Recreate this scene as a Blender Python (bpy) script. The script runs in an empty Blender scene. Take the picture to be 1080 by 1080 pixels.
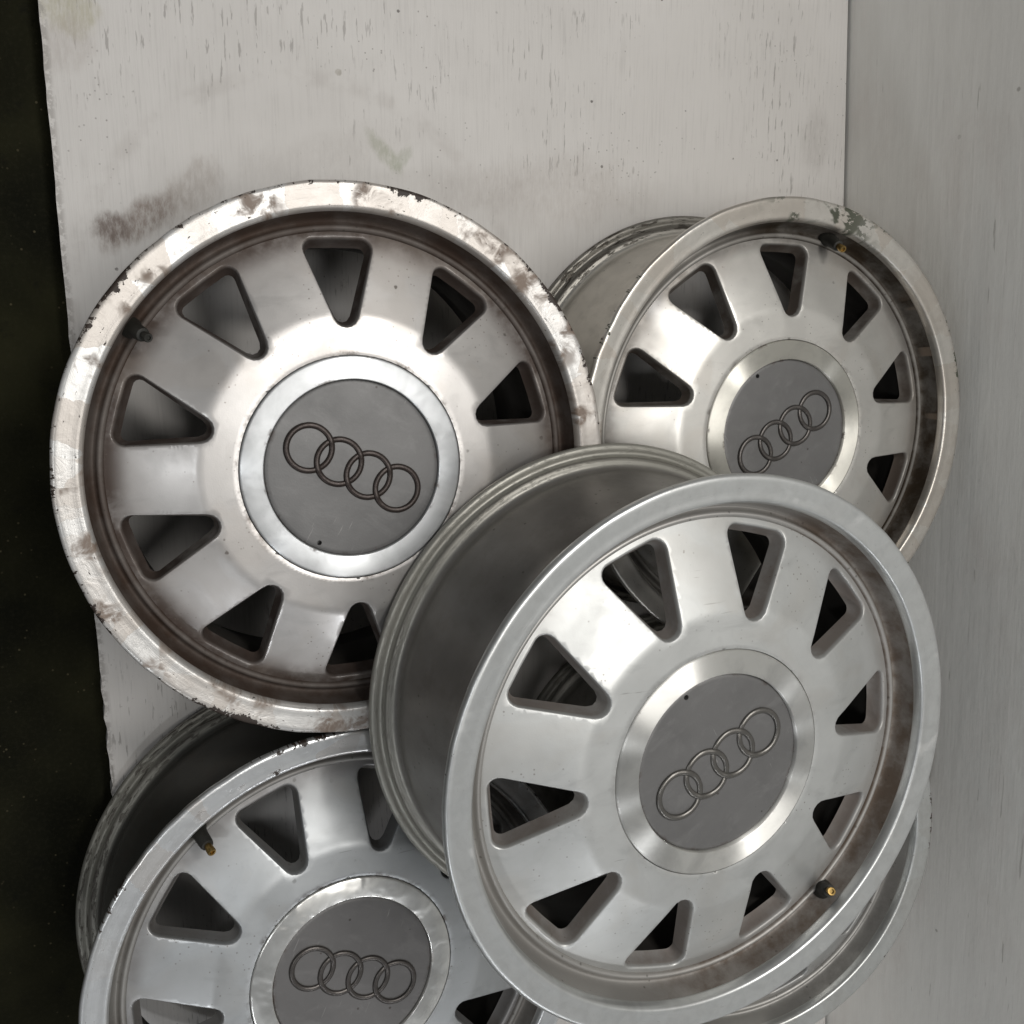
import bpy, bmesh, math, random
from math import sin, cos, pi, radians, sqrt, hypot, atan2
from mathutils import Vector, Matrix
from mathutils.geometry import delaunay_2d_cdt

random.seed(7)
C = bpy.context.scene.collection
sc = bpy.context.scene

# ------------------------------------------------------------------ camera
cd = bpy.data.cameras.new("camera"); cam = bpy.data.objects.new("camera", cd); C.objects.link(cam)
cd.sensor_width = 36.0; cd.lens = 34.967; cd.clip_start = 0.01; cd.clip_end = 60
CX = (0.9161460, -0.0843519, 0.3918689)      # rows: world x, y, z in the lens frame (right, down, forward)
CY = (0.0, -0.9776078, -0.2104355)
CZ = (0.4008447, 0.1927896, -0.8956314)
cam.matrix_world = Matrix(((CX[0], -CX[1], -CX[2], 0.0),
                           (CY[0], -CY[1], -CY[2], 0.0),
                           (CZ[0], -CZ[1], -CZ[2], 0.91538),
                           (0, 0, 0, 1)))
sc.camera = cam

# ------------------------------------------------------------------ world and lamps
w = bpy.data.worlds.new("World"); sc.world = w; w.use_nodes = True
bg = w.node_tree.nodes["Background"]
bg.inputs[0].default_value = (0.93, 0.97, 1.0, 1); bg.inputs[1].default_value = 0.115

def area(name, loc, target, sx, sy, power, col):
    l = bpy.data.lights.new(name, 'AREA'); l.shape = 'RECTANGLE'; l.size = sx; l.size_y = sy
    l.energy = power; l.color = col
    o = bpy.data.objects.new(name, l); C.objects.link(o); o.location = loc
    o.rotation_euler = (Vector(target) - Vector(loc)).to_track_quat('-Z', 'Y').to_euler()
    return o
area("ceiling_lamp", (0.60, 0.0, 2.45), (0.42, -0.2, 0), 0.80, 0.95, 19, (1.0, 0.98, 0.95))
area("back_lamp", (0.70, 0.85, 2.2), (0.42, -0.2, 0), 0.35, 0.20, 14, (1.0, 0.98, 0.95))
area("side_lamp", (-0.78, -1.80, 1.70), (0.4, -0.3, 0), 0.10, 0.10, 4.5, (0.93, 0.96, 1.0))
area("end_lamp", (0.55, -2.2, 1.85), (0.4, -0.3, 0), 0.14, 0.10, 5, (0.95, 0.97, 1.0))
area("left_lamp", (-1.1, -0.3, 2.3), (0.6, -0.2, 0), 0.12, 0.40, 5.5, (0.96, 0.98, 1.0))

vs = sc.view_settings
sc.display_settings.display_device = 'sRGB'
vs.view_transform = 'Standard'; vs.look = 'None'; vs.exposure = 0.0; vs.gamma = 1.0; vs.use_curve_mapping = False
sc.render.engine = 'CYCLES'
sc.cycles.use_denoising = True
sc.cycles.max_bounces = 8

# ------------------------------------------------------------------ node helper
class G:
    def __init__(s, name):
        s.m = bpy.data.materials.new(name); s.m.use_nodes = True
        s.t = s.m.node_tree; s.n = s.t.nodes; s.l = s.t.links
        s.b = s.n["Principled BSDF"]
        s.tc = s.n.new("ShaderNodeTexCoord"); s.obj = s.tc.outputs["Object"]
        sp = s.n.new("ShaderNodeSeparateXYZ"); s.l.new(s.obj, sp.inputs[0])
        s.x, s.y, s.z = sp.outputs
    def put(s, sock, v):
        if hasattr(v, "is_output") or isinstance(v, bpy.types.NodeSocket): s.l.new(v, sock)
        elif isinstance(v, (tuple, list)) and len(v) == 3 and sock.type == 'RGBA': sock.default_value = (*v, 1)
        else: sock.default_value = v
    def ma(s, op, a, b=0.0, c=0.0, clamp=False):
        n = s.n.new("ShaderNodeMath"); n.operation = op; n.use_clamp = clamp
        s.put(n.inputs[0], a); s.put(n.inputs[1], b); s.put(n.inputs[2], c); return n.outputs[0]
    def add(s, a, b): return s.ma('ADD', a, b)
    def sub(s, a, b): return s.ma('SUBTRACT', a, b)
    def mul(s, a, b): return s.ma('MULTIPLY', a, b)
    def mx(s, a, b): return s.ma('MAXIMUM', a, b)
    def mn(s, a, b): return s.ma('MINIMUM', a, b)
    def rng(s, v, a, b, c=0.0, d=1.0, smooth=True):
        n = s.n.new("ShaderNodeMapRange"); n.interpolation_type = 'SMOOTHSTEP' if smooth else 'LINEAR'
        s.put(n.inputs[0], v); n.inputs[1].default_value = a; n.inputs[2].default_value = b
        n.inputs[3].default_value = c; n.inputs[4].default_value = d
        if a > b:   # reversed range
            n.inputs[1].default_value = b; n.inputs[2].default_value = a
            n.inputs[3].default_value = d; n.inputs[4].default_value = c
        return n.outputs[0]
    def vec(s, scale=(1, 1, 1), off=(0, 0, 0), rot=(0, 0, 0), src=None):
        n = s.n.new("ShaderNodeMapping"); s.l.new(src or s.obj, n.inputs[0])
        n.inputs[1].default_value = off; n.inputs[2].default_value = rot; n.inputs[3].default_value = scale
        return n.outputs[0]
    def comb(s, x, y, z):
        n = s.n.new("ShaderNodeCombineXYZ")
        for i, v in enumerate((x, y, z)): s.put(n.inputs[i], v)
        return n.outputs[0]
    def noise(s, v, scale, detail=4, rough=0.55, dist=0.0):
        n = s.n.new("ShaderNodeTexNoise"); s.l.new(v, n.inputs["Vector"])
        n.inputs["Scale"].default_value = scale; n.inputs["Detail"].default_value = detail
        n.inputs["Roughness"].default_value = rough; n.inputs["Distortion"].default_value = dist
        return n.outputs[0]
    def vor(s, v, scale, feat='F1', out=0, rnd=1.0):
        n = s.n.new("ShaderNodeTexVoronoi"); n.feature = feat; s.l.new(v, n.inputs["Vector"])
        n.inputs["Scale"].default_value = scale; n.inputs["Randomness"].default_value = rnd
        return n.outputs[out]
    def mix(s, f, a, b):
        n = s.n.new("ShaderNodeMix"); n.data_type = 'RGBA'
        s.put(n.inputs[0], f); s.put(n.inputs[6], a); s.put(n.inputs[7], b); return n.outputs[2]
    def mixf(s, f, a, b):
        n = s.n.new("ShaderNodeMix"); n.data_type = 'FLOAT'
        s.put(n.inputs[0], f); s.put(n.inputs[2], a); s.put(n.inputs[3], b); return n.outputs[0]
    def bump(s, h, strength=0.3, dist=0.001, prev=None):
        n = s.n.new("ShaderNodeBump"); n.inputs["Strength"].default_value = strength
        n.inputs["Distance"].default_value = dist; s.put(n.inputs["Height"], h)
        if prev is not None: s.l.new(prev, n.inputs["Normal"])
        return n.outputs[0]
    def rad(s): return s.ma('SQRT', s.add(s.mul(s.x, s.x), s.mul(s.y, s.y)))
    def dist(s, px, py):
        a = s.sub(s.x, px); b = s.sub(s.y, py); return s.ma('SQRT', s.add(s.mul(a, a), s.mul(b, b)))
    def polar(s, kr=1.0, kt=0.2):   # coordinates that run round the wheel
        r = s.rad(); th = s.ma('ARCTAN2', s.y, s.x)
        return r, th
    def out(s, col=None, rough=None, metal=None, normal=None, **kw):
        if col is not None: s.put(s.b.inputs["Base Color"], col)
        if rough is not None: s.put(s.b.inputs["Roughness"], rough)
        if metal is not None: s.put(s.b.inputs["Metallic"], metal)
        if normal is not None: s.l.new(normal, s.b.inputs["Normal"])
        for k, v in kw.items(): s.put(s.b.inputs[k.replace('_', ' ')], v)
        return s.m

BROWN = (0.055, 0.036, 0.026)

def arc_mask(g, ang, half):
    """1 inside +-half degrees round ang, soft ends"""
    ux, uy = cos(radians(ang)), sin(radians(ang))
    r = g.rad()
    d = g.ma('DIVIDE', g.add(g.mul(g.x, ux), g.mul(g.y, uy)), g.mx(r, 0.001))
    return g.rng(d, cos(radians(min(179, half + 14))), cos(radians(max(0, half - 14))))

# silver lacquered faces -------------------------------------------------
def mat_face(P):
    g = G("silver_lacquer"); s = P['seed']; V = g.vec(off=(s, s * .7, s * .3))
    r = g.rad()
    n1 = g.noise(V, 14, 5, .6); n2 = g.noise(V, 55, 4, .65); n3 = g.noise(V, 900, 2, .5)
    tone = P.get('face', (0.60, 0.595, 0.575))
    col = g.mix(g.rng(n1, .35, .7), tone, tuple(c * .86 for c in tone))
    # film of brake dust near the ridge and in the windows
    film = g.mul(g.rng(r, .130, .174), g.rng(g.noise(V, 18, 4, .55), .20, .75, .25, 1.0))
    film = g.mul(film, P['film'])
    if 'film_arc' in P: film = g.mul(film, g.mixf(arc_mask(g, *P['film_arc']), .25, 1.0))
    col = g.mix(film, col, tuple(c * 1.6 for c in BROWN))
    ends = g.mul(g.rng(r, P.get('end0', .160), .1735), g.rng(g.noise(V, 38, 4, .65), .2, .6, .35, 1.0))
    if 'film_arc' in P: ends = g.mul(ends, g.mixf(arc_mask(g, *P['film_arc']), .2, 1.0))
    ends = g.mul(ends, P.get('ends', .4))
    col = g.mix(ends, col, P.get('groovecol', BROWN)); film = g.mx(film, ends)
    v3 = g.vor(V, 210); pin = g.mul(g.rng(v3, .17, .10), g.rng(g.noise(V, 26, 3, .6), .50, .60))
    col = g.mix(g.mul(pin, .55), col, (.12, .095, .075))
    # hub dirt line right beside the ring
    hub = g.mul(g.rng(r, .0905, .0845), g.rng(g.noise(V, 60, 4, .7), .5, .68))
    col = g.mix(g.mul(hub, P['hubdirt']), col, BROWN)
    # small dark chips and grease dots
    v = g.vor(V, 52, 'F1', 0); vn = g.noise(V, 130, 3, .7)
    spot = g.mul(g.rng(g.add(v, g.mul(vn, .22)), .215, .16), g.rng(g.noise(V, 11, 2, .5), .56, .6))
    spot = g.mul(spot, P.get('spots', 1.0))
    col = g.mix(spot, col, (.05, .04, .032))
    # thin dark scratches
    sv = g.vec(scale=(9, 160, 20), rot=(0, 0, .5 + s), off=(s, 0, 0))
    scr = g.mul(g.rng(g.noise(sv, 2.2, 3, .5), .735, .76), g.rng(g.noise(V, 20, 2, .5), .5, .56))
    col = g.mix(g.mul(scr, .4), col, (.12, .1, .09))
    # smudges (grey wiping marks)
    sm = g.rng(g.noise(g.vec(scale=(1, 2.4, 1), rot=(0, 0, s), off=(s, s, 0)), 17, 5, .6, .6), .54, .74)
    col = g.mix(g.mul(sm, .35), col, tuple(c * .55 for c in tone))
    # tide marks of dried water
    tn = g.noise(g.vec(off=(s, 2 * s, 0)), 16, 3, .5, .7)
    tide = g.mul(g.rng(g.ma('ABSOLUTE', g.sub(tn, .52)), .02, .002), .05)
    col = g.mix(tide, col, tuple(c * .45 for c in tone)); col = g.mix(g.mul(g.rng(tn, .50, .62), P.get('tide', .22)), col, (tone[0] * .72, tone[1] * .66, tone[2] * .60))
    # window walls and everything below the skin keep brake dust
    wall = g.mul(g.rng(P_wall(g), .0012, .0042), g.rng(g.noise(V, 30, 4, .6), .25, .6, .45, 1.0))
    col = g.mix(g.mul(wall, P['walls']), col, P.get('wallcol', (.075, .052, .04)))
    dull = g.rng(g.noise(g.vec(off=(2 * s, s, 0)), 20, 4, .55, .6), .44, .62)
    rough = g.add(g.add(g.mul(dull, .05), g.mixf(n1, P.get('fr', .33), P.get('fr', .33) + .09)), g.mul(g.mx(film, g.mul(wall, P['walls'])), .22))
    metal = g.mixf(g.mx(g.mul(film, .9), g.mx(spot, g.mul(wall, P['walls'] * .7))), P.get('fmetal', .70), .12)
    nb = g.bump(g.add(g.mul(n2, .5), g.mul(n3, .35)), .22, .0004)
    nb = g.bump(g.noise(V, 22, 2, .5), .25, .0008, nb)
    return g.out(col, rough, metal, nb, Coat_Weight=g.mixf(dull, .32, .10), Coat_Roughness=.14)

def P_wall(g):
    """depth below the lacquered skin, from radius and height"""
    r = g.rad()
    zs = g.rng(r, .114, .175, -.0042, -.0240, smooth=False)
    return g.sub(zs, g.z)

def mat_lip(P):
    g = G("machined_lip"); s = P['seed']; V = g.vec(off=(s * 1.3, s, s * .2))
    r, th = g.polar()
    # patches that run across the lip, in wheel-round coordinates
    arc = g.comb(g.mul(th, .2), g.mul(r, 1.0), float(s))
    p1 = g.noise(arc, 26, 3, .5, .8); p2 = g.noise(arc, 80, 4, .65, .5)
    tone = P['lip']
    col = g.mix(g.rng(p2, .35, .75), tone, tuple(c * .88 for c in tone))
    cell = g.vor(g.comb(g.add(g.mul(th, .2), g.mul(p2, .012)), g.mul(r, .45), float(s) + 3.1), 34, 'F1', 1)
    sep = g.n.new("ShaderNodeSeparateColor"); g.l.new(cell, sep.inputs[0])
    patch = g.mul(g.rng(g.add(sep.outputs[0], g.mul(g.sub(p2, .5), .5)), .25, .85), P['patch'])
    col = g.mix(patch, col, tuple(c * k for c, k in zip(tone, (.74, .68, .63))))
    # brown stains
    st = g.mul(g.rng(p1, P['stain_t'], P['stain_t'] + .12), g.rng(p2, .38, .62))
    col = g.mix(g.mul(st, P['stain']), col, (.17, .115, .08))
    # machining lines round the wheel
    lines = g.noise(g.comb(g.mul(r, 1.0), g.mul(th, .002), 0.0), 1600, 2, .5)
    # chips along the outer edge
    ch = g.noise(g.comb(g.mul(th, .2), g.mul(r, .8), float(s) + 9), 150, 4, .7)
    ch2 = g.noise(g.comb(g.mul(th, .2), 0.0, float(s) + 4), 13, 2, .5)
    e = g.add(g.rng(r, .1995, .2085, 0, .30), g.rng(ch2, .45, .7, -.16, .06))
    chip = g.rng(g.add(ch, e), P['chip_t'], P['chip_t'] + .025)
    chip = g.mul(chip, g.rng(r, .1950, .199))
    if 'chip_arc' in P:
        am = arc_mask(g, *P['chip_arc'])
        c3 = g.mul(g.rng(g.noise(g.comb(g.mul(th, .2), g.mul(r, 1.4), float(s) + 6), 75, 5, .7), P.get('arc_t', .58), P.get('arc_t', .58) + .05), am)
        chip = g.mx(chip, g.mul(c3, g.rng(p1, .42, .5)))
    inner = g.mul(g.rng(g.noise(g.comb(g.mul(th, .2), g.mul(r, 3), float(s) + 1), 110, 3, .7), .66, .69), P['spots'])
    chip = g.mx(chip, inner)
    col = g.mix(chip, col, P.get('chipcol', (.035, .024, .018)))
    nb = g.bump(g.add(g.mul(lines, .25), g.add(p2, g.mul(patch, .8))), P['bump'], .0006)
    nb = g.bump(g.sub(1.0, chip), .25, .0003, nb)
    rough = g.add(g.mixf(patch, P['lrough'], P['lrough'] + .06), g.mul(g.mx(st, chip), .25))
    metal = g.mixf(g.mx(g.mul(st, P['stain']), chip), P['lmetal'], .05)
    return g.out(col, rough, metal, nb)

def mat_barrel(P):
    g = G("cast_barrel"); s = P['seed']; V = g.vec(off=(s, s * 2, 0))
    r, th = g.polar()
    arc = g.comb(g.mul(th, .19), g.mul(g.z, 1.0), g.mul(r, 1.0))
    tone = P['barrel']
    n1 = g.noise(arc, 18, 4, .6); n2 = g.noise(arc, 90, 4, .7)
    col = g.mix(g.rng(n1, .3, .7), tone, tuple(c * .82 for c in tone))
    # brake dust caked in the front groove
    top = g.rng(g.z, -.036, -.030)
    inside = g.mul(top, g.rng(r, .1895, .1880))
    caked = g.mul(inside, g.rng(g.add(g.mul(n1, .6), g.mul(g.noise(arc, 45, 5, .7), .5)), .42, .66, P['groove_lo'], 1.0))
    if 'groove_arc' in P: caked = g.mul(caked, g.mixf(arc_mask(g, *P['groove_arc']), P.get('groove_out', .15), 1.0))
    caked = g.mul(caked, P['groove'])
    # the ridge crest rubs clean
    crest = g.mul(g.rng(g.z, -.0228, -.0214), g.rng(r, .1805, .1788))
    caked = g.mul(caked, g.sub(1.0, g.mul(crest, P['crest'])))
    col = g.mix(g.mul(inside, .6), col, P.get('paint', (.45, .44, .42)))
    col = g.mix(caked, col, P.get('groovecol', BROWN))
    if 'drips' in P:
        dm = g.mul(arc_mask(g, *P['drips']), g.rng(g.vor(g.comb(g.mul(th, .2), g.mul(r, .35), 0.), 62), .36, .30))
        col = g.mix(g.mul(g.mul(dm, inside), g.rng(r, .184, .1865, 0, .8)), col, (.22, .17, .13))
    gr_ = g.mul(g.rng(g.noise(arc, 34, 6, .7), .46, .66), g.rng(g.z, -.03, -.05))
    col = g.mix(g.mul(gr_, P.get('bgrime', .45)), col, (.075, .062, .050))
    v_ = g.vor(arc, 120); dp = g.mul(g.rng(v_, .16, .10), g.rng(g.noise(arc, 20, 2, .5), .50, .56))
    col = g.mix(g.mul(dp, .5), col, (.05, .042, .035))
    # rubbed, chipped tyre seat on the back flange
    bk = g.mul(g.rng(g.z, -.1655, -.169), g.rng(r, .186, .188))
    sc_ = g.mul(bk, g.rng(g.noise(g.comb(g.mul(th, .19), g.mul(g.z, 5), g.mul(r, 5)), 60, 5, .7), .52, .6))
    line = g.mul(g.rng(r, .1945, .1955), g.rng(r, .1985, .1975))
    col = g.mix(g.mul(bk, .75), col, P.get('flange', (.42, .41, .37)))
    col = g.mix(g.mul(g.mul(sc_, P['scuff']), .9), col, (.06, .05, .04))
    col = g.mix(g.mul(g.mul(bk, line), .45), col, (.07, .06, .05))
    rough = g.add(g.mixf(n1, .36, .5), g.mul(caked, .25))
    metal = g.mixf(caked, P.get('bmetal', .7), .1)
    nb = g.bump(n2, .25, .0005)
    nb = g.bump(g.mul(sc_, P['scuff']), .5, .0008, nb)
    return g.out(col, rough, metal, nb, Specular_IOR_Level=g.mixf(caked, .5, .15))

def mat_ring(P):
    g = G("turned_ring"); s = P['seed']; V = g.vec(off=(s, 0, s))
    r, th = g.polar()
    n1 = g.noise(V, 45, 3, .6); cloud = g.noise(V, 30, 5, .6, .4)
    tone = P['ring']
    col = g.mix(g.rng(cloud, .4, .7), tone, tuple(c * .8 for c in tone))
    edge = g.mx(g.rng(r, .0702, .0672), g.rng(r, .0815, .0842))
    dirt = g.mul(g.mul(edge, g.rng(g.noise(V, 70, 4, .7), .56, .66)), P['ringdirt'])
    col = g.mix(dirt, col, (.09, .06, .04))
    lines = g.noise(g.comb(g.mul(r, 1.0), g.mul(th, .001), 0.0), 2200, 2, .5)
    nb = g.bump(lines, .04, .0002)
    if P['dents']:
        nb = g.bump(g.noise(V, 38, 2, .5, .3), P['dents'], .0016, nb)
    tg = g.n.new("ShaderNodeTangent"); tg.direction_type = 'RADIAL'; tg.axis = 'Z'
    g.l.new(tg.outputs[0], g.b.inputs["Tangent"])
    return g.out(col, g.add(P.get('rrough', .30), g.mul(dirt, .3)), g.mixf(dirt, P.get('rmetal', .72), .1), nb,
                 Anisotropic=P.get('aniso', .75), Anisotropic_Rotation=.25)

def mat_cap(P):
    g = G("grey_cap_plastic"); s = P['seed']; V = g.vec(off=(s, 0, 0))
    n1 = g.noise(V, 22, 5, .6); n2 = g.noise(V, 700, 2, .5)
    tone = P.get('cap', (.145, .142, .139))
    col = g.mix(g.rng(n1, .4, .75), tone, tuple(c * .84 for c in tone))
    d = None
    for k in range(4):
        a = g.ma('ABSOLUTE', g.sub(g.dist(-.0372 + .0248 * k, 0.0), .0170)); d = a if d is None else g.mn(d, a)
    gr = g.rng(g.add(d, g.mul(g.noise(V, 160, 3, .6), .0008)), .0031, .0022)
    col = g.mix(g.mul(gr, P.get('emdirt', .75)), col, (.035, .028, .024))  # dark outline drawn along the emblem rings
    v = g.vor(V, 70); sp = g.mul(g.rng(v, .09, .06), g.rng(g.noise(V, 30, 2, .5), .52, .56))
    col = g.mix(g.mul(sp, .8), col, (.04, .03, .025))
    fade = g.rng(g.noise(g.vec(scale=(1, 1.8, 1), rot=(0, 0, s), off=(0, s, 0)), 28, 6, .7, .5), .50, .68)
    col = g.mix(g.mul(fade, .45), col, tuple(c * 1.35 for c in tone))
    scf = g.mul(g.rng(g.noise(g.vec(scale=(12, 1, 1), rot=(0, 0, s * 2), off=(s, 0, 0)), 30, 3, .6), .66, .70), g.rng(g.noise(V, 26, 2, .5), .48, .56))
    col = g.mix(g.mul(scf, .5), col, (.30, .29, .28))
    edge = g.mul(g.rng(g.rad(), .0625, .0672), g.rng(g.noise(V, 75, 4, .7), .52, .64))
    col = g.mix(g.mul(edge, .7), col, BROWN)
    if P.get('pale_spots'):
        ps = g.mul(g.rng(g.vor(g.vec(off=(s + 2, 1, 0)), 34), .13, .10), g.rng(g.noise(V, 16, 2, .5), .5, .54))
        col = g.mix(g.mul(ps, .5), col, (.33, .31, .28))
    nb = g.bump(g.add(n2, g.mul(n1, .6)), .16, .0004)
    return g.out(col, g.mixf(n1, .40, .52), .25, nb)

def plain(name, col, rough, metal=0.0, bump=0.0, scale=300, **kw):
    g = G(name); n = g.noise(g.obj, scale, 3, .6)
    c = g.mix(n, col, tuple(x * .7 for x in col))
    return g.out(c, rough, metal, g.bump(n, bump, .0005), **kw)

# ------------------------------------------------------------------ mesh helpers
def link(name, me, mat, parent=None, smooth=True, sharp=None):
    me.materials.clear(); me.materials.append(mat)
    if smooth:
        for p in me.polygons: p.use_smooth = True
        if sharp: me.set_sharp_from_angle(angle=radians(sharp))
    o = bpy.data.objects.new(name, me); C.objects.link(o)
    if parent: o.parent = parent
    return o

def tidy(bm, name):
    bmesh.ops.recalc_face_normals(bm, faces=bm.faces)
    me = bpy.data.meshes.new(name); bm.to_mesh(me); bm.free(); return me

def smooth_profile(pts, sub=3):
    """Catmull-Rom through a closed list of (r, z)"""
    out = []; n = len(pts)
    for i in range(n):
        p0, p1, p2, p3 = (Vector(pts[(i + k) % n]) for k in (-1, 0, 1, 2))
        if (p2 - p1).length < .0012: out.append(tuple(p1)); continue
        l1 = (p2 - p1).length
        m1 = (p2 - p0) * (l1 / ((p2 - p1).length + (p1 - p0).length)); m2 = (p3 - p1) * (l1 / ((p3 - p2).length + l1))
        for k in range(sub):
            t = k / sub; t2, t3 = t * t, t * t * t
            out.append(tuple((2 * t3 - 3 * t2 + 1) * p1 + (t3 - 2 * t2 + t) * m1 + (-2 * t3 + 3 * t2) * p2 + (t3 - t2) * m2))
    return out

def lathe(profile, seg=256, closed=True, jitter=None):
    bm = bmesh.new(); n = len(profile); rows = []
    for i in range(seg):
        a = 2 * pi * i / seg; row = []
        for (r, z) in profile:
            dr, dz = jitter(a, r, z) if jitter else (0, 0)
            row.append(bm.verts.new(((r + dr) * cos(a), (r + dr) * sin(a), z + dz)))
        rows.append(row)
    for i in range(seg):
        A, B = rows[i], rows[(i + 1) % seg]
        for j in range(n if closed else n - 1):
            k = (j + 1) % n
            bm.faces.new((A[j], B[j], B[k], A[k]))
    if not closed:
        for j, e in ((0, 0), (n - 1, 1)):
            if profile[j][0] > 1e-6:
                f = [rows[i][j] for i in range(seg)]
                bm.faces.new(f)
    return bm

# outline of one window: rounded triangle pointing at the hub, on the +x axis
def cross(o, a, b): return (a[0] - o[0]) * (b[1] - o[1]) - (a[1] - o[1]) * (b[0] - o[0])
def hull(pts):
    pts = sorted(set(pts)); lo = []; up = []
    for p in pts:
        while len(lo) >= 2 and cross(lo[-2], lo[-1], p) <= 0: lo.pop()
        lo.append(p)
    for p in reversed(pts):
        while len(up) >= 2 and cross(up[-2], up[-1], p) <= 0: up.pop()
        up.append(p)
    return lo[:-1] + up[:-1]
TIP = (.1146, 0.0, .0104); COR = (.1622, .0178, .0090); ROUT = .1716
def window_outline(inset, n=72):
    pts = []
    for (cx, cy, r) in (TIP, COR, (COR[0], -COR[1], COR[2])):
        rr = max(r - inset, .0012)
        ox = -inset * .9 if cx > .14 else 0.0
        for k in range(64):
            a = 2 * pi * k / 64; pts.append((cx + ox + rr * cos(a), cy + rr * sin(a)))
    am = atan2(COR[1], COR[0])
    for k in range(-12, 13):
        a = am * .98 * k / 12; pts.append(((ROUT - inset * 1.9) * cos(a), (ROUT - inset * 1.9) * sin(a)))
    h = hull(pts); cx, cy = .147, 0.0; out = []
    for k in range(n):
        a = 2 * pi * k / n; d = (cos(a), sin(a)); best = None
        for i in range(len(h)):
            p, q = h[i], h[(i + 1) % len(h)]
            ex, ey = q[0] - p[0], q[1] - p[1]; den = d[0] * ey - d[1] * ex
            if abs(den) < 1e-12: continue
            t = ((p[0] - cx) * ey - (p[1] - cy) * ex) / den; u = ((p[0] - cx) * d[1] - (p[1] - cy) * d[0]) / den
            if t > 0 and -1e-9 <= u <= 1 + 1e-9: best = t if best is None else max(best, t)
        out.append((cx + d[0] * best, cy + d[1] * best))
    return out

def zface(r):
    """height of the lacquered skin"""
    if r < .0862: return -.0026
    a = -.0022 - (r - .0862) * .055                      # nearly flat hub plateau
    b = -.0042 - (r - .1140) * .3250                     # spokes fall away to the rim
    k = .0009
    d = a - b
    h = max(0.0, min(1.0, .5 + .5 * (b - a) / k))
    m = a * (1 - h) + b * h
    return min(a, b) - (k * .25) * max(0.0, 1 - abs(d) / k) ** 2 if abs(d) < k else min(a, b)

R_IN, R_OUT = .0849, .1752
def cdt_sheet(phase, inset, zf):
    """the spoked sheet as (verts, tris, window loops)"""
    co = []; edges = []; loops = []
    def loop(pts):
        i0 = len(co); co.extend(Vector(p) for p in pts); n = len(pts)
        edges.extend((i0 + i, i0 + (i + 1) % n) for i in range(n)); return i0, n
    N = 240
    loop([(R_OUT * cos(2 * pi * i / N), R_OUT * sin(2 * pi * i / N)) for i in range(N)])
    loop([(R_IN * cos(2 * pi * i / N), R_IN * sin(2 * pi * i / N)) for i in range(N)])
    out0 = window_outline(inset)
    for k in range(10):
        a = radians(phase + 36 * k); c, s = cos(a), sin(a)
        loops.append(loop([(x * c - y * s, x * s + y * c) for x, y in out0]))
    rr = []
    r = R_IN + .0006
    while r < R_OUT - .001:
        rr.append(r); r += .0013 if (r < .089 or .111 < r < .120) else .0026
    def inside_window(x, y, pad):
        th = (math.degrees(atan2(y, x)) - phase + 18) % 36 - 18; r_ = hypot(x, y)
        X, Y = r_ * cos(radians(th)), r_ * sin(radians(th))
        if X < TIP[0] - TIP[2] - pad or r_ > ROUT + pad: return False
        t = (X - TIP[0]) / (COR[0] - TIP[0]); hw = TIP[2] + (COR[1] + COR[2] - TIP[2]) * max(0, min(1, t)) + pad
        return abs(Y) < hw
    for i, r in enumerate(rr):
        m = int(2 * pi * r / .0034)
        for j in range(m):
            a = 2 * pi * (j + .5 * (i % 2)) / m; x, y = r * cos(a), r * sin(a)
            if not inside_window(x, y, .0006 - inset): co.append(Vector((x, y)))
    v, e, f, vi, ei, fi = delaunay_2d_cdt(co, edges, [], 0, 1e-7)
    m = {}
    for i, src in enumerate(vi):
        for q in src: m[q] = i
    wloops = [[m[i0 + i] for i in range(n)] for i0, n in loops]
    poly = window_outline(inset)
    def in_open(x, y):
        r_ = hypot(x, y)
        if r_ < R_IN * .9999 or r_ > R_OUT: return True
        th = (math.degrees(atan2(y, x)) - phase + 18) % 36 - 18
        X, Y = r_ * cos(radians(th)), r_ * sin(radians(th)); ins = True
        for i in range(len(poly)):
            if cross(poly[i], poly[(i + 1) % len(poly)], (X, Y)) < 0: ins = False; break
        return ins
    tris = []
    for t in f:
        x = sum(v[i][0] for i in t) / len(t); y = sum(v[i][1] for i in t) / len(t)
        if not in_open(x, y): tris.append(t)
    return [(p[0], p[1], zf(hypot(p[0], p[1]))) for p in v], tris, wloops

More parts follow.
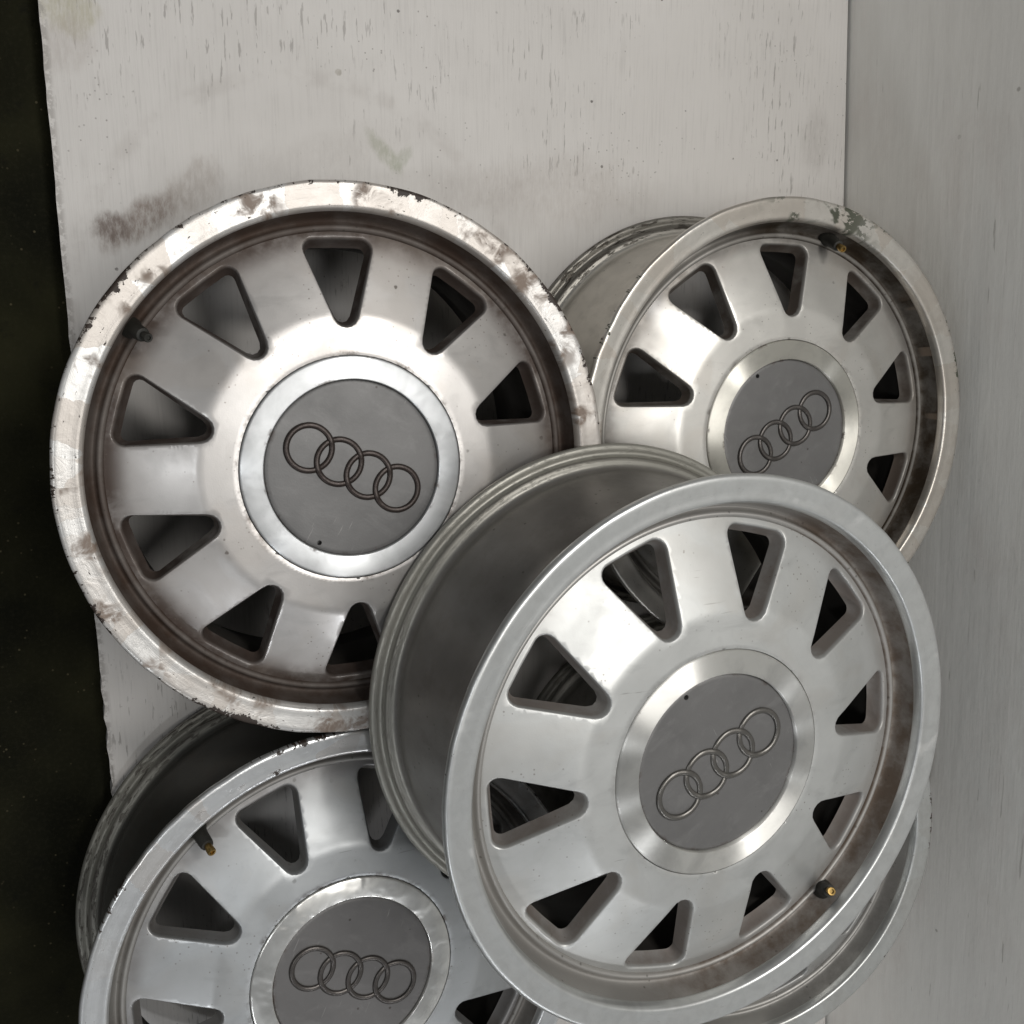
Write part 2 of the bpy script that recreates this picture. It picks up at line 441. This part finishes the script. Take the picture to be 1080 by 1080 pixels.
def face_mesh(phase):
    bm = bmesh.new()
    top, tris, wl = cdt_sheet(phase, 0.0, zface)
    T = [bm.verts.new(p) for p in top]
    for t in tris: bm.faces.new([T[i] for i in t])
    back = lambda r: zface(max(r, .0865)) - .0142
    bot, tris2, wl2 = cdt_sheet(phase, .0042, back)
    Bv = [bm.verts.new(p) for p in bot]
    for t in tris2: bm.faces.new([Bv[i] for i in reversed(t)])
    steps = [(.0002, .00007), (.0006, .0004), (.0009, .0009), (.0012, .0018), (.0020, .0055), (.0030, .0105)]
    for k in range(10):
        a = radians(phase + 36 * k); c, s = cos(a), sin(a)
        prev = [T[i] for i in wl[k]]
        for ins, dz in steps:
            cur = []
            for x, y in window_outline(ins):
                X, Y = x * c - y * s, x * s + y * c
                cur.append(bm.verts.new((X, Y, zface(hypot(X, Y)) - dz)))
            for i in range(len(cur)):
                j = (i + 1) % len(cur); bm.faces.new((prev[i], prev[j], cur[j], cur[i]))
            prev = cur
        end = [Bv[i] for i in wl2[k]]
        for i in range(len(end)):
            j = (i + 1) % len(end); bm.faces.new((prev[i], prev[j], end[j], end[i]))
    # inner bore wall and rounded lip round the hub hole
    N = 240
    def circ(r, z): return [bm.verts.new((r * cos(2 * pi * i / N), r * sin(2 * pi * i / N), z)) for i in range(N)]
    r0, r1, r2 = circ(R_IN + .00001, -.0026), circ(R_IN - .0001, -.0040), circ(R_IN - .0001, back(R_IN))
    r3, r4 = circ(.030, -.0235), circ(.030, -.012)
    r5 = circ(.0800, -.012)
    for A, B in ((r0, r1), (r1, r2)):
        for i in range(N): bm.faces.new((A[i], A[(i + 1) % N], B[(i + 1) % N], B[i]))
    bmesh.ops.remove_doubles(bm, verts=bm.verts, dist=1e-5)
    bmesh.ops.delete(bm, geom=[v_ for v_ in bm.verts if not v_.link_faces], context='VERTS')
    return tidy(bm, "spoked_face")

LIP = [(.1876, -.0090), (.1879, -.0062), (.1886, -.0034), (.1898, -.0016), (.1916, -.0011), (.1950, -.0010), (.1990, -.0006),
       (.2030, -.0002), (.2058, .0000), (.2074, -.0005), (.2084, -.0018), (.2087, -.0036), (.2084, -.0056), (.2074, -.0070),
       (.2058, -.0076), (.2030, -.0086), (.2008, -.0108), (.1985, -.0130), (.1950, -.0138), (.1915, -.0134), (.1890, -.0118)]
BARREL = [(.1887, -.0060), (.1876, -.0095), (.1866, -.0150), (.1853, -.0205), (.1837, -.0240), (.1820, -.0251), (.1804, -.0241),
          (.1792, -.0223), (.1781, -.0213), (.1768, -.0212), (.1754, -.0222), (.1746, -.0238), (.1744, -.0265), (.1743, -.0330),
          (.1740, -.0430), (.1700, -.0520), (.1660, -.0640), (.1660, -.0820), (.1700, -.1020), (.1760, -.1230), (.1790, -.1420),
          (.1815, -.1600), (.1830, -.1700), (.1870, -.1768), (.1930, -.1796), (.2000, -.1803), (.2050, -.1803), (.2076, -.1794),
          (.2087, -.1772), (.2084, -.1748), (.2068, -.1732), (.2040, -.1729), (.2015, -.1735), (.1995, -.1728), (.1983, -.1708),
          (.1972, -.1692), (.1950, -.1682), (.1920, -.1676), (.1895, -.1655), (.1882, -.1620), (.1880, -.1560), (.1872, -.1500),
          (.1850, -.1400), (.1815, -.1220), (.1770, -.1020), (.1730, -.0840), (.1725, -.0700), (.1750, -.0560), (.1810, -.0470),
          (.1880, -.0400), (.1900, -.0330), (.1902, -.0240), (.1908, -.0170), (.1925, -.0132), (.1915, -.0080)]

EMW = .0022
def torus_ring(bm, cx, k):
    n, m = 96, 12; V = []
    for i in range(n):
        a = 2 * pi * i / n; dz = 0.0
        deg = math.degrees(a)
        def g_(c): d = (deg - c + 180) % 360 - 180; return math.exp(-(d / 13.0) ** 2)
        if k < 3: dz += .00055 * (g_(43) - g_(-43))
        if k > 0: dz += .00055 * (g_(223) - g_(137))
        row = []
        for j in range(m):
            b = 2 * pi * j / m; r = .0169 + EMW * cos(b)
            row.append(bm.verts.new((cx + r * cos(a), r * sin(a), .0004 + dz + .0014 * sin(b))))
        V.append(row)
    for i in range(n):
        for j in range(m):
            bm.faces.new((V[i][j], V[(i + 1) % n][j], V[(i + 1) % n][(j + 1) % m], V[i][(j + 1) % m]))

def cap_mesh():
    """slightly domed disc with one small tool hole near its edge"""
    bm = bmesh.new(); co = []; edges = []
    RC = .0668
    def zc(x, y): r = hypot(x, y); return .0008 * (1 - (r / RC) ** 2) - .0012 * max(0, (r - .0650) / .0018) ** 2
    N, H = 160, 20; hx, hy, hr = -.0005, .0618, .0019
    co += [Vector((RC * cos(2 * pi * i / N), RC * sin(2 * pi * i / N))) for i in range(N)]
    edges += [(i, (i + 1) % N) for i in range(N)]
    co += [Vector((hx + hr * cos(2 * pi * i / H), hy + hr * sin(2 * pi * i / H))) for i in range(H)]
    edges += [(N + i, N + (i + 1) % H) for i in range(H)]
    for r in [.0664, .0660, .0655, .0649] + [.003 * i for i in range(1, 22)]:
        m = max(8, int(2 * pi * r / .0034))
        for j in range(m):
            x, y = r * cos(2 * pi * j / m), r * sin(2 * pi * j / m)
            if hypot(x - hx, y - hy) > hr + .0004: co.append(Vector((x, y)))
    v, e, f, vi, _, _ = delaunay_2d_cdt(co, edges, [], 0, 1e-7)
    Vs = [bm.verts.new((p[0], p[1], zc(p[0], p[1]))) for p in v]
    m = {q: i for i, s_ in enumerate(vi) for q in s_}
    for t in f:
        x = sum(v[i][0] for i in t) / len(t); y = sum(v[i][1] for i in t) / len(t)
        if hypot(x - hx, y - hy) > hr * .98: bm.faces.new([Vs[i] for i in t])
    top = [Vs[m[N + i]] for i in range(H)]; low = [bm.verts.new((p.co.x, p.co.y, -.006)) for p in top]
    for i in range(H): bm.faces.new((top[i], low[i], low[(i + 1) % H], top[(i + 1) % H]))
    bm.faces.new(list(reversed(low)))
    rim = [Vs[m[i]] for i in range(N)]; lw = [bm.verts.new((p.co.x, p.co.y, -.008)) for p in rim]
    for i in range(N): bm.faces.new((rim[i], rim[(i + 1) % N], lw[(i + 1) % N], lw[i]))
    bm.faces.new(lw)
    return tidy(bm, "center_cap")

def tube_along(bm, p0, d, prof, seg=20):
    d = Vector(d).normalized(); u = d.orthogonal().normalized(); v = d.cross(u); rows = []
    for (t, r) in prof:
        c = Vector(p0) + d * t
        rows.append([bm.verts.new(c + (u * cos(2 * pi * i / seg) + v * sin(2 * pi * i / seg)) * max(r, 1e-5)) for i in range(seg)])
    for A, B in zip(rows, rows[1:]):
        for i in range(seg): bm.faces.new((A[i], A[(i + 1) % seg], B[(i + 1) % seg], B[i]))
    bm.faces.new(rows[0]); bm.faces.new(list(reversed(rows[-1])))

# ------------------------------------------------------------------ the wheel
def wheel(P):
    root = bpy.data.objects.new("alloy_wheel", None); C.objects.link(root); root.empty_display_size = .05
    n = Vector(P['n']).normalized()
    a = (Vector((1, 0, 0)) - n * n.x).normalized(); b = n.cross(a)
    rot = Matrix((a, b, n)).transposed()
    front = Vector(P['c']); W = .1803
    root.matrix_world = Matrix.Translation(front - n * W) @ rot.to_4x4()     # the Empty sits at the wheel's base
    root['label'] = P['label']; root['category'] = 'wheel'; root['group'] = 'silver alloy wheels piled on the white panel'
    hold = []
    s = P['seed']
    rnd = random.Random(int(s * 10))
    ph = [rnd.uniform(0, 6.28) for _ in range(6)]
    def wob(a_, r, z):
        k = .00012 if P.get('clean') else .00028
        e = 1.0 if r > .2 else 0.0
        return (e * k * (sin(23 * a_ + ph[0]) * sin(7 * a_ + ph[1]) + .7 * sin(61 * a_ + ph[2]) * max(0, sin(3 * a_ + ph[3]))), 0)
    def up(me): me.transform(Matrix.Translation((0, 0, 0))); return me
    parts = {}
    prof = smooth_profile(BARREL)
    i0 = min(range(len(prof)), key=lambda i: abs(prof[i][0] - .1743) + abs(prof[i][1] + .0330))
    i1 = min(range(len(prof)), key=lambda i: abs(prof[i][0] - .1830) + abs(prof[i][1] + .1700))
    me = tidy(lathe(prof, 256), "rim_barrel")
    o = parts['rim_barrel'] = link("rim_barrel", me, mat_barrel(P), root)
    me.materials.append(M_INNER_SHADE); n_ = len(prof)
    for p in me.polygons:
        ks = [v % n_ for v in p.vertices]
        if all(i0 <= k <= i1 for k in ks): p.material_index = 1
    parts['outer_lip'] = link("outer_lip", tidy(lathe(smooth_profile(LIP, 2), 384, jitter=wob), "outer_lip"), mat_lip(P), root)
    parts['spoked_face'] = link("spoked_face", face_mesh(P['phase']), mat_face(P), root, sharp=55)
    # bore floor behind the cap, dark
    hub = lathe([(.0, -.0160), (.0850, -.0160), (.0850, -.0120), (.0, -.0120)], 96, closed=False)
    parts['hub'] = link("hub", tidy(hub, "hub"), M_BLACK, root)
    RG = [(.0672, -.0120), (.0670, -.0040), (.0671, -.0012), (.0674, -.0009), (.0680, -.0008), (.0760, -.0011), (.0825, -.0015),
          (.0834, -.0017), (.0841, -.0023), (.0843, -.0034), (.0843, -.0120)]
    rg = lathe(RG, 256)
    parts['hub_ring'] = link("hub_ring", tidy(rg, "hub_ring"), mat_ring(P), root, sharp=50)
    cap = link("center_cap", cap_mesh(), mat_cap(P), root, sharp=40)
    em = bmesh.new()
    for k in range(4): torus_ring(em, -.0372 + .0248 * k, k)
    eo = link("emblem", tidy(em, "emblem"), P['emblem'], cap)
    eo.location = (0, 0, .0006)
    cap.location = (0, 0, -.0031); cap.rotation_euler = (0, 0, radians(P['em']))
    va = radians(P['valve']); er = Vector((cos(va), sin(va), 0))
    p0 = er * .1838 + Vector((0, 0, -.0225)); dv = (er * P.get('vr', .1728) + Vector((0, 0, .0015 - (.1728 - P.get('vr', .1728)) * .6))) - p0; L = dv.length
    bm = bmesh.new()
    tube_along(bm, p0, dv, [(0, .0078), (.003, .0076), (.006, .0062), (.010, .0056), (L - .006, .0052), (L - .004, .0046), (L - .0035, .0030)])
    vo = link("valve", tidy(bm, "valve"), M_RUBBER, root, sharp=40)
    bm = bmesh.new()
    tube_along(bm, p0, dv, [(L - .005, .0026), (L - .001, .0030), (L + .0005, .0033), (L + .0040, .0033), (L + .0047, .0029), (L + .0046, .0018), (L + .0030, .0017)])
    ca = link("valve_tip", tidy(bm, "valve_tip"), M_BRASS if P['brass'] else M_RUBBER, vo, sharp=35)
    bm = bmesh.new()
    tube_along(bm, p0, dv, [(L + .001, .0015), (L + .0042, .0013), (L + .0044, .0004)], 8)
    for o in (parts['rim_barrel'], parts['outer_lip'], parts['spoked_face'], parts['hub'], parts['hub_ring'], cap, vo):
        o.location = o.location + Vector((0, 0, W))
    bmesh.ops.recalc_face_normals(bm, faces=bm.faces); bm.free()
    return root

M_INNER_SHADE = plain("dusty_shaded_barrel", (.040, .036, .031), .6, .25, bump=.3, scale=60)  # brake dust, painted darker to stand for the shade inside the windows
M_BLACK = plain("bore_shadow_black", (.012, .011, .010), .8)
M_RUBBER = plain("valve_rubber", (.018, .017, .013), .6, bump=.3, scale=500)
M_BRASS = plain("valve_brass", (.36, .24, .085), .40, 1.0, bump=.15, scale=400)
EM_DARK = plain("emblem_tarnished", (.050, .038, .033), .38, .5, bump=.35, scale=420)
EM_MID = plain("emblem_dull_chrome", (.11, .10, .093), .36, .7, bump=.3, scale=420)
EM_LIGHT = plain("emblem_chrome", (.20, .19, .175), .34, .8, bump=.2, scale=420)

base = dict(rmetal=.85, rrough=.42, aniso=1.0, film=.5, hubdirt=.6, walls=.6, patch=.3, stain_t=.62, stain=.5, chip_t=.86, spots=.4, bump=.25, lrough=.33, lmetal=.75,
            lip=(.66, .65, .62), barrel=(.30, .29, .27), groove=.8, groove_lo=.3, crest=.6, scuff=.5, ring=(.72, .71, .66),
            ringdirt=.5, dents=0, emblem=EM_MID, brass=True)
def P_(**k): d = dict(base); d.update(k); return d

wheel(P_(seed=1.7, c=(.1875, -.1258, .1916), n=(-.0218, .0260, .9994), phase=18.4, em=152, valve=144.5, brass=False,
         label="alloy wheel with brown stained, chipped white lip and a valve without brass tip",
         film=.55, ends=1.0, end0=.155, hubdirt=.9, walls=.97, wallcol=(.062, .043, .034), spots=.9, patch=.8, stain_t=.49, stain=.85, chip_t=.70, bump=.3, lrough=.30, lmetal=.35,
         lip=(.60, .59, .57), groove=1.0, groove_lo=.85, crest=.12, groovecol=(.062, .042, .032), dents=.15, rrough=.34, aniso=.95, ringdirt=.6,
         face=(.53, .51, .49), emblem=EM_DARK, ring=(.50, .51, .515), emdirt=.9))
wheel(P_(seed=3.2, c=(.5942, -.1213, .1859), n=(-.0268, .0240, .9994), phase=16.4, em=31, valve=73.5,
         label="alloy wheel with a greenish black smear on its lip beside the brass valve",
         film=.5, ends=.6, walls=.95, wallcol=(.075, .055, .042), patch=.5, stain_t=.60, stain=.5, chip_t=.80, chip_arc=(80, 11), arc_t=.44, chipcol=(.05, .055, .035), lip=(.60, .575, .53),
         groove=1.0, groove_lo=.8, groove_arc=(0, 105), groove_out=.6, groovecol=(.034, .024, .015), drips=(18, 14), crest=.25, flange=(.15, .14, .12), scuff=1.0, bgrime=.15,
         barrel=(.70, .67, .61), ringdirt=.75, face=(.60, .585, .55), emblem=EM_MID, ring=(.76, .74, .67)))
wheel(P_(seed=5.1, c=(.3982, -.3242, .3768), n=(-.0026, .0139, .9999), phase=4.5, em=28, fmetal=.62, fr=.38, vr=.1675, valve=-49.8, clean=True, 
         label="alloy wheel lying on top of the others, with clean unstained grey lip",
         film=.22, film_arc=(-20, 70), hubdirt=.2, walls=.72, wallcol=(.14, .10, .078), bgrime=.15, patch=.07, stain=.12, chip_t=.95, spots=.15, lrough=.36, bump=.18,
         lip=(.60, .61, .60), groove=1.0, groove_lo=.45, groove_arc=(-15, 85), groove_out=.12, groovecol=(.115, .088, .068), crest=.75,
         barrel=(.29, .275, .255), bmetal=.6, scuff=.22, flange=(.42, .41, .36), face=(.55, .555, .54), emblem=EM_LIGHT, ring=(.84, .83, .79), emdirt=.45, ringdirt=.3))
wheel(P_(seed=7.4, c=(.1701, -.5458, .2048), n=(.0112, .0905, .9958), phase=2.9, em=155, valve=127.8,
         label="alloy wheel with dented shiny hub ring and black scrapes on its bright lip",
         film=.45, hubdirt=.9, walls=.6, wallcol=(.10, .08, .065), patch=.55, stain_t=.60, stain=.45, chip_t=.82, chip_arc=(108, 9), lip=(.80, .81, .81), lrough=.28,
         barrel=(.085, .082, .072), bmetal=.4, scuff=.9, flange=(.30, .29, .25), dents=1.0, rrough=.30, rmetal=.9, aniso=.6, face=(.50, .515, .52), emblem=EM_MID,
         groove=.5, ring=(.90, .89, .85), pale_spots=True, cap=(.140, .135, .132)))
wheel(P_(seed=9.8, c=(.5778, -.5349, .2023), n=(-.0908, .0859, 1.0), phase=34.0, em=10, valve=60, clean=True,
         label="alloy wheel covered by the topmost wheel except for a crescent beside the grey wall",
         film=.3, walls=.3, patch=.25, stain=.3, chip_t=.84, lip=(.56, .57, .555), groove=.55, groove_arc=(-45, 30), groove_out=.1,
         groovecol=(.09, .08, .07), face=(.55, .56, .55), lrough=.36))

# ------------------------------------------------------------------ panel, wall, floor
def mat_panel():
    g = G("white_painted_panel")
    gr = g.noise(g.vec(scale=(1, .035, 1)), 420, 4, .6)
    gr2 = g.noise(g.vec(scale=(1, .11, 1), off=(3, 1, 0)), 330, 3, .6)
    big = g.noise(g.obj, 5, 4, .55); mid = g.noise(g.obj, 26, 5, .6)
    col = g.mix(g.rng(big, .3, .7), (.635, .61, .58), (.59, .565, .535))
    col = g.mix(g.mul(g.mul(g.rng(gr, .46, .72), .32), g.rng(mid, .35, .65, .25, 1.0)), col, (.38, .36, .34))
    # dark hairline scores along the grain
    sc1 = g.mul(g.rng(gr2, .60, .64), g.rng(g.noise(g.vec(off=(1, 5, 0)), 6, 6, .7), .46, .60))
    col = g.mix(g.mul(sc1, .55), col, (.20, .18, .165))
    # specks
    v = g.vor(g.obj, 48); vn = g.noise(g.obj, 260, 3, .7)
    sp = g.mul(g.rng(g.add(v, g.mul(vn, .12)), .145, .115), g.rng(g.noise(g.vec(off=(7, 2, 0)), 17, 2, .5), .54, .60))
    col = g.mix(g.mul(sp, .85), col, (.09, .08, .07))
    v2 = g.vor(g.vec(off=(4, 4, 0)), 150)
    sp2 = g.mul(g.rng(v2, .14, .09), g.rng(g.noise(g.vec(off=(2, 9, 0)), 11, 3, .6), .52, .62))
    col = g.mix(g.mul(sp2, .6), col, (.16, .14, .12))
    # odd-angle scratches
    for k, (rot, off) in enumerate(((.6, 1.2), (-.45, 3.3), (1.2, 5.7))):
        s_ = g.mul(g.rng(g.noise(g.vec(scale=(14, .8, 1), rot=(0, 0, rot), off=(off, 0, 0)), 26, 3, .5), .735, .75), g.rng(g.noise(g.vec(off=(off, off, 0)), 16, 2, .5), .54, .58))
        col = g.mix(g.mul(s_, .45), col, (.25, .23, .21))
    grit = g.rng(g.noise(g.vec(scale=(1, .35, 1), rot=(0, 0, -.7)), 230, 5, .75), .30, .66, .35, 1.0)
    def blot(px, py, rx, ry, a, colr, k, nsc=40, hard=.25):
        dx = g.sub(g.x, px); dy = g.sub(g.y, py); c, s = cos(a), sin(a)
        u = g.mul(g.add(g.mul(dx, c), g.mul(dy, s)), 1 / rx); w_ = g.mul(g.sub(g.mul(dy, c), g.mul(dx, s)), 1 / ry)
        d = g.ma('SQRT', g.add(g.mul(u, u), g.mul(w_, w_)))
        m = g.rng(g.add(d, g.mul(g.sub(g.noise(g.vec(scale=(1, .5, 1)), nsc, 5, .7), .5), 1.6)), 1.0 + hard, .55)
        return lambda cc: g.mix(g.mul(g.mul(m, grit), k), cc, colr)
    S = STAINS
    for b in S: col = blot(*b)(col)
    # worn edge of the panel on the left
    ed = g.mul(g.rng(g.x, .006, .001), g.rng(g.noise(g.obj, 120, 4, .7), .42, .55))
    col = g.mix(g.mul(ed, .5), col, (.20, .18, .16))
    # dirt ring marks left by other wheels
    for (px, py, R_) in RINGMARKS:
        d = g.ma('ABSOLUTE', g.sub(g.dist(px, py), R_))
        m = g.mul(g.rng(d, .010, .002), g.rng(mid, .42, .62))
        col = g.mix(g.mul(m, .2), col, (.34, .30, .27))
    nb = g.bump(g.add(gr, g.mul(gr2, .8)), .30, .0005)
    return g.out(col, g.mixf(mid, .42, .6), 0.0, nb)

def px(x, y, z=0.0):
    """where a point of the picture lies on the plane at height z (for measuring the layout)"""
    d = Vector(((x - 540) / 1049.02, (y - 540) / 1049.02, 1.0))
    D = Vector((sum(p * q for p, q in zip(CX, d)), sum(p * q for p, q in zip(CY, d)), sum(p * q for p, q in zip(CZ, d))))
    t = (z - .91538) / D.z
    return D.x * t, D.y * t

STAINS = []
for (ix, iy, rx, ry, a, colr, k, nsc, hard) in (
        (150, 232, .036, .013, .55, (.21, .16, .13), .9, 45, .45),
        (118, 240, .016, .012, .2, (.13, .09, .07), .9, 70, .3),
        (205, 200, .030, .018, .8, (.30, .25, .21), .5, 50, .3),
        (75, 12, .026, .020, .0, (.40, .37, .25), .7, 30, .15),
        (62, 48, .034, .022, .3, (.42, .375, .34), .45, 30, .1),
        (405, 160, .0060, .020, .75, (.33, .34, .25), .85, 120, .6),
        (424, 168, .012, .0045, .95, (.36, .37, .29), .7, 120, .6),
        (357, 76, .003, .003, 0, (.22, .19, .13), .6, 90, .1),
        (600, 200, .090, .034, .0, (.43, .39, .355), .45, 24, .4),
        (500, 200, .06, .02, .0, (.40, .36, .33), .35, 34, .4),
        (860, 150, .020, .035, .0, (.40, .375, .35), .45, 30, .3),
        (668, 180, .0015, .004, .0, (.22, .19, .17), .5, 90, .1),
        (330, 170, .10, .02, .3, (.44, .41, .38), .35, 30, .4)):
    X, Y = px(ix, iy); STAINS.append((X, Y, rx, ry, a, colr, k, nsc, hard))
RINGMARKS = [(*px(575, 420), .205), (*px(330, 330), .2)]

bm = bmesh.new()
left = [(-.0015, .75), (-.0018, .3)]
y = .3
rl = random.Random(3)
while y > -1.3:
    y -= rl.uniform(.006, .016)
    k = 1.0 if y < -.26 else .25
    left.append((-.001 + rl.uniform(-.0016, .0016) * k + (.0012 if y < -.35 else 0), y))
wx = lambda yy: .8118 - .0594 * yy
right = [(wx(left[-1][1]), left[-1][1]), (wx(.75), .75)]
poly = left + right
topv = [bm.verts.new((x_, y_, 0)) for x_, y_ in poly]; botv = [bm.verts.new((x_, y_, -.022)) for x_, y_ in poly]
bm.faces.new(topv); bm.faces.new(list(reversed(botv)))
for i in range(len(poly)):
    j = (i + 1) % len(poly); bm.faces.new((topv[i], botv[i], botv[j], topv[j]))
panel = link("panel", tidy(bm, "panel"), mat_panel(), smooth=False)
panel['label'] = "white painted panel with stains and fine scratches lying under the wheels"; panel['category'] = 'panel'

def mat_wall():
    g = G("grey_painted_wall")
    gr = g.noise(g.vec(scale=(1, .10, .8)), 70, 5, .65, .3); gz = g.noise(g.vec(scale=(1, .03, 1), off=(0, 2, 3)), 260, 4, .6, .2)
    big = g.noise(g.obj, 3.5, 3, .5); mid = g.noise(g.vec(scale=(1, .5, 1)), 14, 5, .6)
    col = g.mix(g.rng(big, .3, .7), (.88, .865, .82), (.85, .845, .81))
    col = g.mix(g.mul(g.rng(gr, .38, .68), .22), col, (.66, .645, .61))
    col = g.mix(g.mul(g.rng(mid, .48, .72), .32), col, (.70, .645, .60))
    col = g.mix(g.mul(g.mul(g.rng(gz, .60, .68), g.rng(mid, .35, .55)), .40), col, (.93, .89, .86))
    col = g.mix(g.mul(g.mul(g.rng(gz, .36, .30), g.rng(mid, .6, .4)), .28), col, (.50, .48, .45))
    v = g.vor(g.obj, 26); sp = g.mul(g.rng(g.add(v, g.mul(gr, .06)), .10, .07), g.rng(g.noise(g.vec(off=(5, 0, 0)), 9, 2, .5), .5, .55))
    col = g.mix(g.mul(sp, .55), col, (.25, .23, .20))
    for k, (rx_, of) in enumerate(((.55, 0.), (-.35, 4.), (1.3, 8.))):
        s_ = g.mul(g.rng(g.noise(g.vec(scale=(1, .6, 9), rot=(rx_, 0, 0), off=(0, of, 0)), 20, 3, .5), .70, .715), g.rng(g.noise(g.vec(off=(of, 0, 0)), 7, 2, .5), .50, .56))
        col = g.mix(g.mul(s_, .45), col, (.30, .28, .25))
    nb = g.bump(g.add(g.mul(gr, .8), g.mul(gz, .4)), .35, .0014)
    nb = g.bump(g.noise(g.vec(scale=(1, .4, .8), off=(0, 0, 1)), 40, 4, .6), .35, .0018, nb)
    return g.out(col, .5, 0.0, nb)
bm = bmesh.new()
bmesh.ops.create_cube(bm, size=1.0)
bmesh.ops.scale(bm, vec=(.04, 3.4, 1.35), verts=bm.verts)
bmesh.ops.translate(bm, vec=(.02, 0, .675 - .06), verts=bm.verts)
bmesh.ops.bevel(bm, geom=bm.edges[:], offset=.003, segments=2, affect='EDGES')
wall = link("wall", tidy(bm, "wall"), mat_wall(), smooth=False)
wall.location = (.8150 + .0594 * .5, -.5, 0); wall.rotation_euler = (0, 0, math.atan(.0594))
wall['label'] = "grey painted wall with brushed streaks rising beside the wheels"; wall['category'] = 'wall'

def mat_floor():
    g = G("dark_workshop_floor")
    b = g.noise(g.vec(off=(0, .35, 0)), 3, 4, .6); m_ = g.noise(g.obj, 30, 5, .7); f = g.noise(g.obj, 260, 3, .7)
    col = g.mix(g.rng(b, .35, .7), (.004, .0042, .002), (.024, .023, .010))
    col = g.mix(g.mul(g.rng(m_, .55, .75), .6), col, (.004, .004, .003))
    v = g.vor(g.obj, 130); sp = g.mul(g.rng(v, .16, .08), g.rng(g.noise(g.vec(off=(3, 0, 0)), 25, 2, .5), .48, .6))
    col = g.mix(g.mul(g.rng(f, .45, .7), .12), col, (.04, .036, .022)); col = g.mix(g.mul(sp, .6), col, (.10, .085, .05))
    return g.out(col, .8, 0.0, g.bump(g.add(m_, g.mul(f, .4)), .5, .003), Specular_IOR_Level=.08)
bm = bmesh.new()
bmesh.ops.create_grid(bm, x_segments=1, y_segments=1, size=3.5)
fl = link("floor", tidy(bm, "floor"), mat_floor(), smooth=False)
fl.location = (0, -.3, -.024); fl['kind'] = 'structure'
